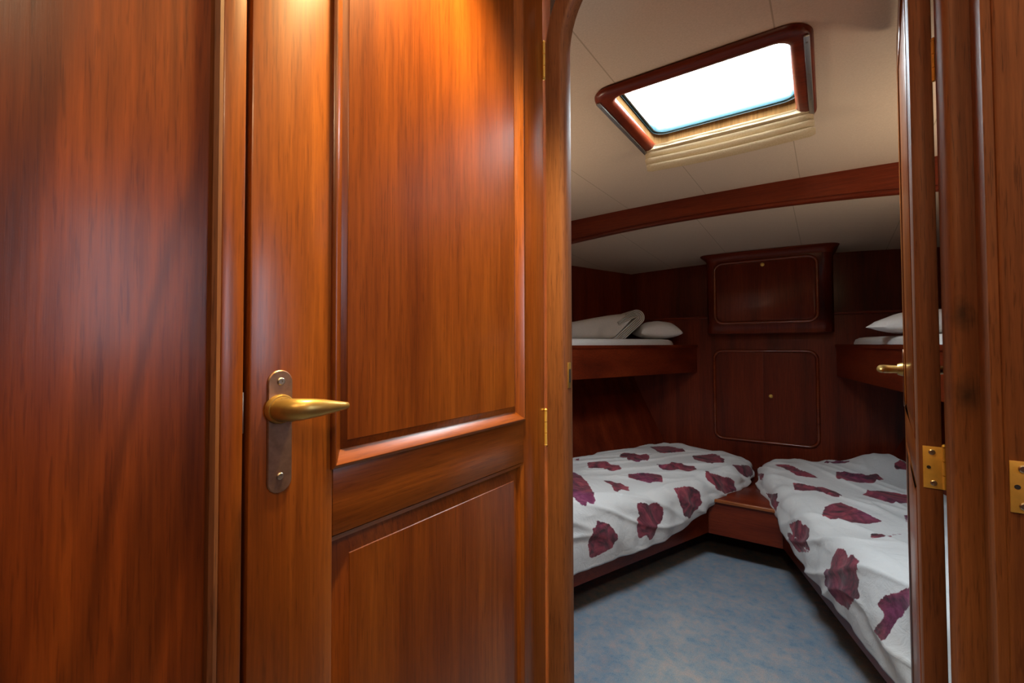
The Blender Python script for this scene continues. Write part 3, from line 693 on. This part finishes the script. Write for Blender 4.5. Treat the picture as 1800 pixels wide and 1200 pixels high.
PETALS[1] = [
  [(0.463,3.107),(0.46,3.092),(0.46,3.055),(0.412,3.078),(0.366,3.073),(0.338,3.106)],
  [(0.13,2.98),(0.146,2.974),(0.161,2.972),(0.177,2.963),(0.194,2.953),(0.223,2.912),(0.264,2.869),(0.304,2.829),(0.33,2.81),(0.337,2.789),(0.338,2.77),(0.321,2.771),(0.303,2.776),(0.281,2.789),(0.258,2.8),(0.23,2.839),(0.184,2.893),(0.153,2.935)],
  [(0.405,2.912),(0.439,2.894),(0.463,2.913),(0.508,2.896),(0.547,2.934),(0.561,2.943),(0.575,2.952),(0.581,2.941),(0.582,2.927),(0.589,2.913),(0.603,2.896),(0.591,2.882),(0.584,2.829),(0.577,2.818),(0.557,2.756),(0.532,2.771),(0.499,2.756),(0.469,2.77),(0.43,2.762),(0.424,2.772),(0.419,2.783),(0.421,2.85)],
  [(0.653,3.047),(0.66,3.064),(0.671,3.077),(0.685,3.116),(0.707,3.049),(0.708,3.026),(0.691,3.021),(0.673,3.016),(0.667,3.008),(0.661,3),(0.657,3.022)],
  [(0.205,2.675),(0.22,2.66),(0.231,2.646),(0.245,2.618),(0.262,2.592),(0.29,2.621),(0.312,2.627),(0.328,2.596),(0.345,2.571),(0.353,2.542),(0.361,2.514),(0.341,2.471),(0.326,2.475),(0.31,2.497),(0.296,2.519),(0.283,2.537),(0.266,2.556),(0.242,2.552),(0.218,2.545),(0.199,2.551),(0.183,2.556),(0.188,2.603)],
  [(0.442,2.57),(0.465,2.603),(0.495,2.647),(0.519,2.658),(0.548,2.671),(0.572,2.674),(0.591,2.662),(0.606,2.647),(0.624,2.632),(0.609,2.594),(0.586,2.522),(0.558,2.499),(0.522,2.468),(0.507,2.487),(0.492,2.505),(0.478,2.523),(0.465,2.537),(0.452,2.553)],
  [(0.251,2.239),(0.267,2.299),(0.277,2.347),(0.292,2.362),(0.305,2.375),(0.322,2.391),(0.34,2.409),(0.36,2.377),(0.38,2.349),(0.397,2.317),(0.412,2.286),(0.425,2.251),(0.439,2.221),(0.415,2.203),(0.391,2.187),(0.383,2.186),(0.37,2.183),(0.347,2.188),(0.321,2.178),(0.317,2.201),(0.31,2.215),(0.294,2.202),(0.286,2.205),(0.28,2.211),(0.273,2.214),(0.267,2.222),(0.264,2.23),(0.258,2.234)],
  [(0.334,2.017),(0.344,2.059),(0.353,2.079),(0.362,2.062),(0.371,2.048),(0.426,2.102),(0.469,2.12),(0.445,2.106),(0.419,2.089),(0.379,2.023),(0.363,2.033),(0.349,2.03)],
  [(0.047,2.723),(0.055,2.689),(0.084,2.601),(0.098,2.579),(0.108,2.565),(0.095,2.555),(0.073,2.554),(0.079,2.543),(0.085,2.528),(0.068,2.534),(0.055,2.534),(0.044,2.527),(0.031,2.528),(0.037,2.546),(0.038,2.566),(0.043,2.602),(0.037,2.677),(0.041,2.7)],
  [(0.09,2.355),(0.135,2.307),(0.168,2.277),(0.161,2.269),(0.15,2.261),(0.16,2.254),(0.169,2.25),(0.17,2.23),(0.177,2.196),(0.164,2.184),(0.152,2.173),(0.145,2.165),(0.138,2.164),(0.119,2.158),(0.105,2.145),(0.101,2.177),(0.087,2.232),(0.09,2.257),(0.086,2.287),(0.088,2.321)],
  [(0.036,2.378),(0.065,2.337),(0.079,2.315),(0.085,2.278),(0.087,2.244),(0.088,2.211),(0.099,2.154),(0.065,2.219),(0.034,2.268),(0.04,2.29),(0.053,2.301),(0.047,2.336)],
  [(0.53,2.331),(0.538,2.334),(0.545,2.335),(0.533,2.288),(0.511,2.221),(0.51,2.224),(0.51,2.23),(0.522,2.286)],
  [(0.022,2.997),(0.037,2.937),(0.066,2.893),(0.084,2.875),(0.081,2.851),(0.087,2.802),(0.07,2.831),(0.056,2.851),(0.009,2.974)],
  [(0.215,1.96),(0.223,1.946),(0.231,1.93),(0.232,1.919),(0.227,1.908),(0.225,1.898),(0.22,1.889),(0.228,1.882),(0.241,1.88),(0.243,1.853),(0.246,1.83),(0.236,1.808),(0.21,1.822),(0.203,1.813),(0.198,1.799),(0.183,1.803),(0.168,1.804),(0.162,1.795),(0.155,1.786),(0.141,1.795),(0.109,1.83),(0.086,1.842),(0.064,1.861),(0.043,1.916),(0.038,1.939),(0.043,1.949),(0.044,1.964),(0.055,1.97),(0.043,2.021),(0.082,2.003),(0.109,2.005),(0.121,1.989),(0.137,1.964),(0.144,1.979),(0.156,1.986),(0.171,1.978),(0.189,1.969),(0.202,1.964)],
  [(0.184,1.712),(0.199,1.708),(0.217,1.703),(0.232,1.691),(0.252,1.675),(0.274,1.662),(0.296,1.642),(0.308,1.642),(0.316,1.652),(0.294,1.59),(0.277,1.552),(0.269,1.57),(0.259,1.609),(0.225,1.637),(0.199,1.645),(0.183,1.651),(0.164,1.652),(0.148,1.653),(0.128,1.655),(0.116,1.661),(0.107,1.665),(0.106,1.689),(0.107,1.709),(0.12,1.703),(0.129,1.699),(0.149,1.685),(0.163,1.681),(0.17,1.683),(0.177,1.684),(0.182,1.699)]]
#PETALS_END
def smooth(a, b, x):
    t = max(0, min(1, (x-a)/(b-a))); return t*t*(3-2*t)
def duvet(sign, label):
    NS, NT = 250, 150
    sy0, sy1 = .90, 3.27
    P = np.zeros((NS+1, NT+1, 3)); UV = np.zeros((NS+1, NT+1, 2))
    for i in range(NS+1):
        y = sy0+(sy1-sy0)*i/NS
        e0 = abs((xl(y) if sign < 0 else xr(y))-XC)
        cap = .022 if sign < 0 else .018
        k = .035
        edge = cap+k*math.log(1+math.exp((e0-.01-cap)/k)) if y > 1.8 else e0-.01     # eases into the middle at the aft end
        edge -= .018; edge += (.023*(1-smooth(1.65, 2.05, y)) if sign > 0 else 0)
        ho = hull_half(y, .45)-.01
        nearhump = 1-smooth(1.75, 2.15, y+.25*0)
        zt = .425+.055*nearhump
        zt -= .075*smooth(3.12, 3.29, y)
        if sign > 0: zt += .055*math.exp(-((y-3.12)/.13)**2)*0
        zh = .202-(.03*(1-smooth(1.6, 2.1, y)) if sign > 0 else 0)+.095*smooth(2.15, 2.65, y)+.075*smooth(2.78, 3.0, y)
        r = .075
        Wt = max(.05, ho-edge-r); arc = PI/2*r; drop = max(0, (zt-r)-zh)
        L = Wt+arc+drop
        for j in range(NT+1):
            t = j/NT*L
            if t < Wt:
                q = t/Wt; x = ho-t
                z = zt+.028*math.sin(PI*q)**.8
                nx, nz = 0, 1
                edge_w = 1-smooth(.0, .10, Wt-t)
            elif t < Wt+arc:
                a = (t-Wt)/r; x = edge+r*(1-math.sin(a)); z = zt-r+r*math.cos(a); nx, nz = -math.sin(a), math.cos(a)
            else:
                d = t-Wt-arc; x = edge-.010*math.sin(min(1, d/max(drop, .05))*PI); z = zt-r-d; nx, nz = -1, 0
            # hump of the bunched aft end on the right bed
            if sign > 0:
                g = math.exp(-(((x-.62)/.17)**2+((y-3.13)/.16)**2)); z += .085*g
            # wrinkles: soft swells, long creases, short gathers at the hem
            tt = L-t
            w1 = noise.noise(Vector((y*3.1, t*3.3, sign*5.0)))*.013
            c = noise.noise(Vector((y*2.2+t*1.3, t*9.0-y*3.0, 3.3+sign)))
            w2 = (1-abs(c)*2.2)
            w2 = max(0, w2)**3*.012
            gather = noise.noise(Vector((y*15, tt*2.2, 7.7)))*.012*(1-smooth(.10, .30, tt))
            bunch = 0
            if sign > 0:
                bunch = (math.sin((y*7.5-tt*9+1.5*noise.noise(Vector((y*3, t*3, 1))))*2.4))*.017*(1-smooth(1.5, 1.9, y))*smooth(-.02, .1, tt)
            else:
                bunch = math.sin((y*5+tt*10+1.6*noise.noise(Vector((y*3, t*3, 9))))*2.0)*.006*(1-smooth(1.6, 2.0, y))
            w = w1+w2+gather+bunch
            x += nx*w; z += nz*w
            P[i, j] = (XC+sign*x, y, z); UV[i, j] = (L-t, y)
    # signed distance to the printed petals, in cloth coordinates
    pts = UV.reshape(-1, 2); sd = np.full(len(pts), -.2)
    for poly in PETALS[sign]:
        q = np.array(poly); q2 = np.roll(q, -1, 0)
        lo, hi = q.min(0)-.05, q.max(0)+.05
        idx = np.where(((pts > lo) & (pts < hi)).all(1))[0]
        if not len(idx): continue
        p = pts[idx][:, None, :]; a = q[None]; b = q2[None]
        ab = b-a; h = np.clip(((p-a)*ab).sum(2)/np.maximum((ab**2).sum(2), 1e-12), 0, 1)
        dist = np.sqrt(((p-a-ab*h[..., None])**2).sum(2)).min(1)
        cond = (a[..., 1] > p[..., 1]) != (b[..., 1] > p[..., 1])
        dy = np.where(np.abs(b[..., 1]-a[..., 1]) < 1e-9, 1e-9, b[..., 1]-a[..., 1])
        xi = (b[..., 0]-a[..., 0])*(p[..., 1]-a[..., 1])/dy+a[..., 0]
        inside = (np.sum(cond & (p[..., 0] < xi), 1) % 2) == 1
        sd[idx] = np.maximum(sd[idx], np.where(inside, dist, -dist))
    V = P.reshape(-1, 3)
    base_pt = Vector((XC+sign*.5, 2.0, .32))
    F = []
    for i in range(NS):
        for j in range(NT):
            a = i*(NT+1)+j; F.append((a, a+1, a+NT+2, a+NT+1) if sign < 0 else (a, a+NT+1, a+NT+2, a+1))
    me = bpy.data.meshes.new('duvet'); me.from_pydata([tuple(Vector(v)-base_pt) for v in V], [], F)
    at = me.attributes.new('petal', 'FLOAT', 'POINT'); at.data.foreach_set('value', sd.astype(np.float32))
    at = me.attributes.new('cloth', 'FLOAT_VECTOR', 'POINT')
    at.data.foreach_set('vector', np.concatenate([pts, np.full((len(pts), 1), float(sign))], 1).astype(np.float32).ravel())
    me.polygons.foreach_set('use_smooth', [True]*len(me.polygons)); me.materials.append(DUVET)
    o = bpy.data.objects.new('duvet', me); COL.objects.link(o); o.location = base_pt
    sm = o.modifiers.new('thickness', 'SOLIDIFY'); sm.thickness = .012; sm.offset = -1
    return tag(o, label, 'duvet', 'petal print duvets on the lower berths')
duvet(-1, 'white duvet with maroon petal print on the left lower berth')
duvet(1, 'white duvet with maroon petal print on the right lower berth, rumpled at the near end')

# ------------------------------------------------------------------ upper bunks
def ul(y): return -.74-(3.294-y)*.370
def ur(y): return .040+(3.294-y)*.207
def bunk(sign, label):
    f = ul if sign < 0 else ur
    b = empty('bunk', (f(2.2), 2.2, .93)); tag(b, label, 'bunk', 'upper bunks')
    ya, yb = .82, 3.294
    def face(o0, o1, z0, z1):
        return loft([[(f(y)+sign*o0, y, z0), (f(y)+sign*o1, y, z0), (f(y)+sign*o1, y, z1), (f(y)+sign*o0, y, z1)] for y in (ya, yb)])
    finish('front_board', face(0, .022, .930, 1.1135), W['cy'], b)
    finish('top_lip', face(-.006, .024, 1.098, 1.1165), W['cy'], b)
    poly = [(f(ya)+sign*.022, ya), (f(yb)+sign*.022, yb), (XC+sign*(hull_half(yb, .95)-.002), yb), (XC+sign*(hull_half(ya, .95)-.002), ya)]
    finish('bunk_board', prism_xy(poly, .945, .965), W['cy'], b)
bunk(-1, 'left upper bunk with a red-brown front board'); bunk(1, 'right upper bunk behind the open cabin door')
def mattress(sign, label):
    f = ul if sign < 0 else ur
    ya, yb = .84, 3.20
    ring0 = []
    def outline(d):
        pts = []
        N = 12
        for k in range(N+1): 
            y = ya+(yb-.16-ya)*k/N; pts.append((f(y)+sign*(.026+d), y))
        for k in range(1, 7):
            a = PI/2*k/6; y = yb-.16+.16*math.sin(a)-d; pts.append((f(y)+sign*(.026+d+.16*(1-math.cos(a))), y))
        pts.append((XC+sign*(hull_half(yb, 1.1)-.01), yb-d)); pts.append((XC+sign*(hull_half(ya, 1.1)-.01), ya+d))
        return pts
    bm = loft([[(x, y, z) for x, y in outline(d)] for d, z in ((.01, .966), (0, .985), (0, 1.125), (.006, 1.142), (.02, 1.151), (.05, 1.155))])
    o = finish('mattress', bm, LINEN, None, (f(2.2), 2.2, .966)); tag(o, label, 'mattress', 'upper bunk mattresses')
mattress(-1, 'pale mattress on the left upper bunk'); mattress(1, 'pale mattress on the right upper bunk')

def pillow(loc, lx, ly, hz, rz, tilt, label, grp, seed):
    N = 28; bm = bmesh.new(); top = {}; bot = {}
    for i in range(N+1):
        for j in range(N+1):
            a, b_ = -1+2*i/N, -1+2*j/N
            k = 1-.10*(1-abs(b_)**2)*abs(a)**3; k2 = 1-.10*(1-abs(a)**2)*abs(b_)**3
            x, y = a*lx*k, b_*ly*k2
            h = hz*((1-a**2)*(1-b_**2))**.42
            wv = .006*noise.noise(Vector((a*2.5+seed, b_*2.5, 1)))
            top[i, j] = bm.verts.new((x, y, h+wv*(h > .01)+hz*.45)); bot[i, j] = bm.verts.new((x, y, -h*.45+hz*.45))
    for G in (top, bot):
        for i in range(N):
            for j in range(N): bm.faces.new((G[i, j], G[i+1, j], G[i+1, j+1], G[i, j+1]))
    bmesh.ops.transform(bm, matrix=Matrix.Translation(Vector(loc)) @ Matrix.Rotation(rz, 4, 'Z') @ Matrix.Rotation(tilt, 4, 'Y'), verts=bm.verts)
    o = finish('pillow', bm, PILLOW, None, loc, ang=70); return tag(o, label, 'pillow', grp)
pillow((-.958, 3.112, 1.156), .14, .12, .085, math.radians(34.8), 0, 'white pillow under the folded duvet on the left upper bunk', 'pillows on the upper bunks', 1.0)
pillow((.43, 2.62, 1.155), .26, .20, .078, math.radians(-12), 0, 'white pillow on the right upper bunk beside the open door', 'pillows on the upper bunks', 4.0)

# folded duvet on the left upper bunk: a folded slab whose layered end faces the cabin
def folded():
    Oo = Vector((-1.10, 2.90, 1.1565)); K = 1.12; E = Vector((.82, .57, 0)); A = Vector((-.57, .82, 0))
    def pt(e, a, z): return Oo+E*e*K+A*a+Vector((0, 0, z*K))
    C = Vector((.072, .128)); ax = Vector((.74, .67)); ax.normalize(); nx = Vector((-ax.y, ax.x))
    N = 12
    def outl(R, tail):
        """half-racetrack: lower edge up the slope, a turn at the top right, then back left along the top"""
        lo_ = C-nx*R; t = max(.01, (lo_.y-.003)/ax.y)
        pts = [lo_-ax*t*(1-k/5) for k in range(5)]
        for k in range(N+1):
            a = -PI/2+PI*.86*k/N; pts.append(C+ax*(R*math.cos(a))+nx*(R*math.sin(a)))
        top = pts[-1]
        for k in range(1, 6): pts.append(Vector((top.x-tail*k/5, top.y-(top.y*.42)*(k/5)**1.2)))
        return pts
    R0 = .047; lay = 5; bm = None
    for k in range(lay):
        ro = R0*(1-k/lay); ri = R0*(1-(k+1)/lay)+.0015
        tail = .10
        o_, i_ = outl(ro, tail), outl(max(ri, .0015), tail)
        mid = [(a+b)/2 for a, b in zip(o_, i_)]
        fr = .006+.0035*k
        rings = []
        for p, q, m in zip(o_, i_, mid):          # rounded strip: outer, crest, inner, then deep inside
            wob = .003*noise.noise(Vector((p.x*20, p.y*20, k*2.0)))
            rings.append([pt(p.x, fr+.014, p.y), pt((p.x+m.x)/2, fr+.001+wob, (p.y+m.y)/2), pt((q.x+m.x)/2, fr+.001+wob, (q.y+m.y)/2), pt(q.x, fr+.014, q.y), pt(q.x, .33, q.y), pt(p.x, .33, p.y)])
        bm = merge(bm, loft(rings))
    # long smooth body to the left of the layered end
    rings = []
    M = 24
    for i in range(M+1):
        e = -.56+.56*i/M                          # measured along the top
        zt = .085+.073*smooth(-.56, .02, e)
        fr = -.012+.034*smooth(-.22, -.08, e)
        prof = [(fr+.03, .002), (fr+.008, .010), (fr, .030), (fr, zt*.45), (fr+.004, zt*.75), (fr+.018, zt*.93), (fr+.05, zt), (.18, zt+.004), (.30, zt*.93), (.335, zt*.55), (.32, .002)]
        lean = .165*smooth(-.34, .0, e)
        rings.append([pt(e*1.10+.095-lean*(1-z/.166)+.006*noise.noise(Vector((e*8, a*9, 2))), a+.005*noise.noise(Vector((e*7, z*20, 5))), z) for a, z in prof])
    bm = merge(bm, loft(rings))
    o = finish('folded_duvet', bm, LINEN, None, Oo, ang=60)
    tag(o, 'thick cream duvet folded in layers on the left upper bunk', 'duvet')
folded()
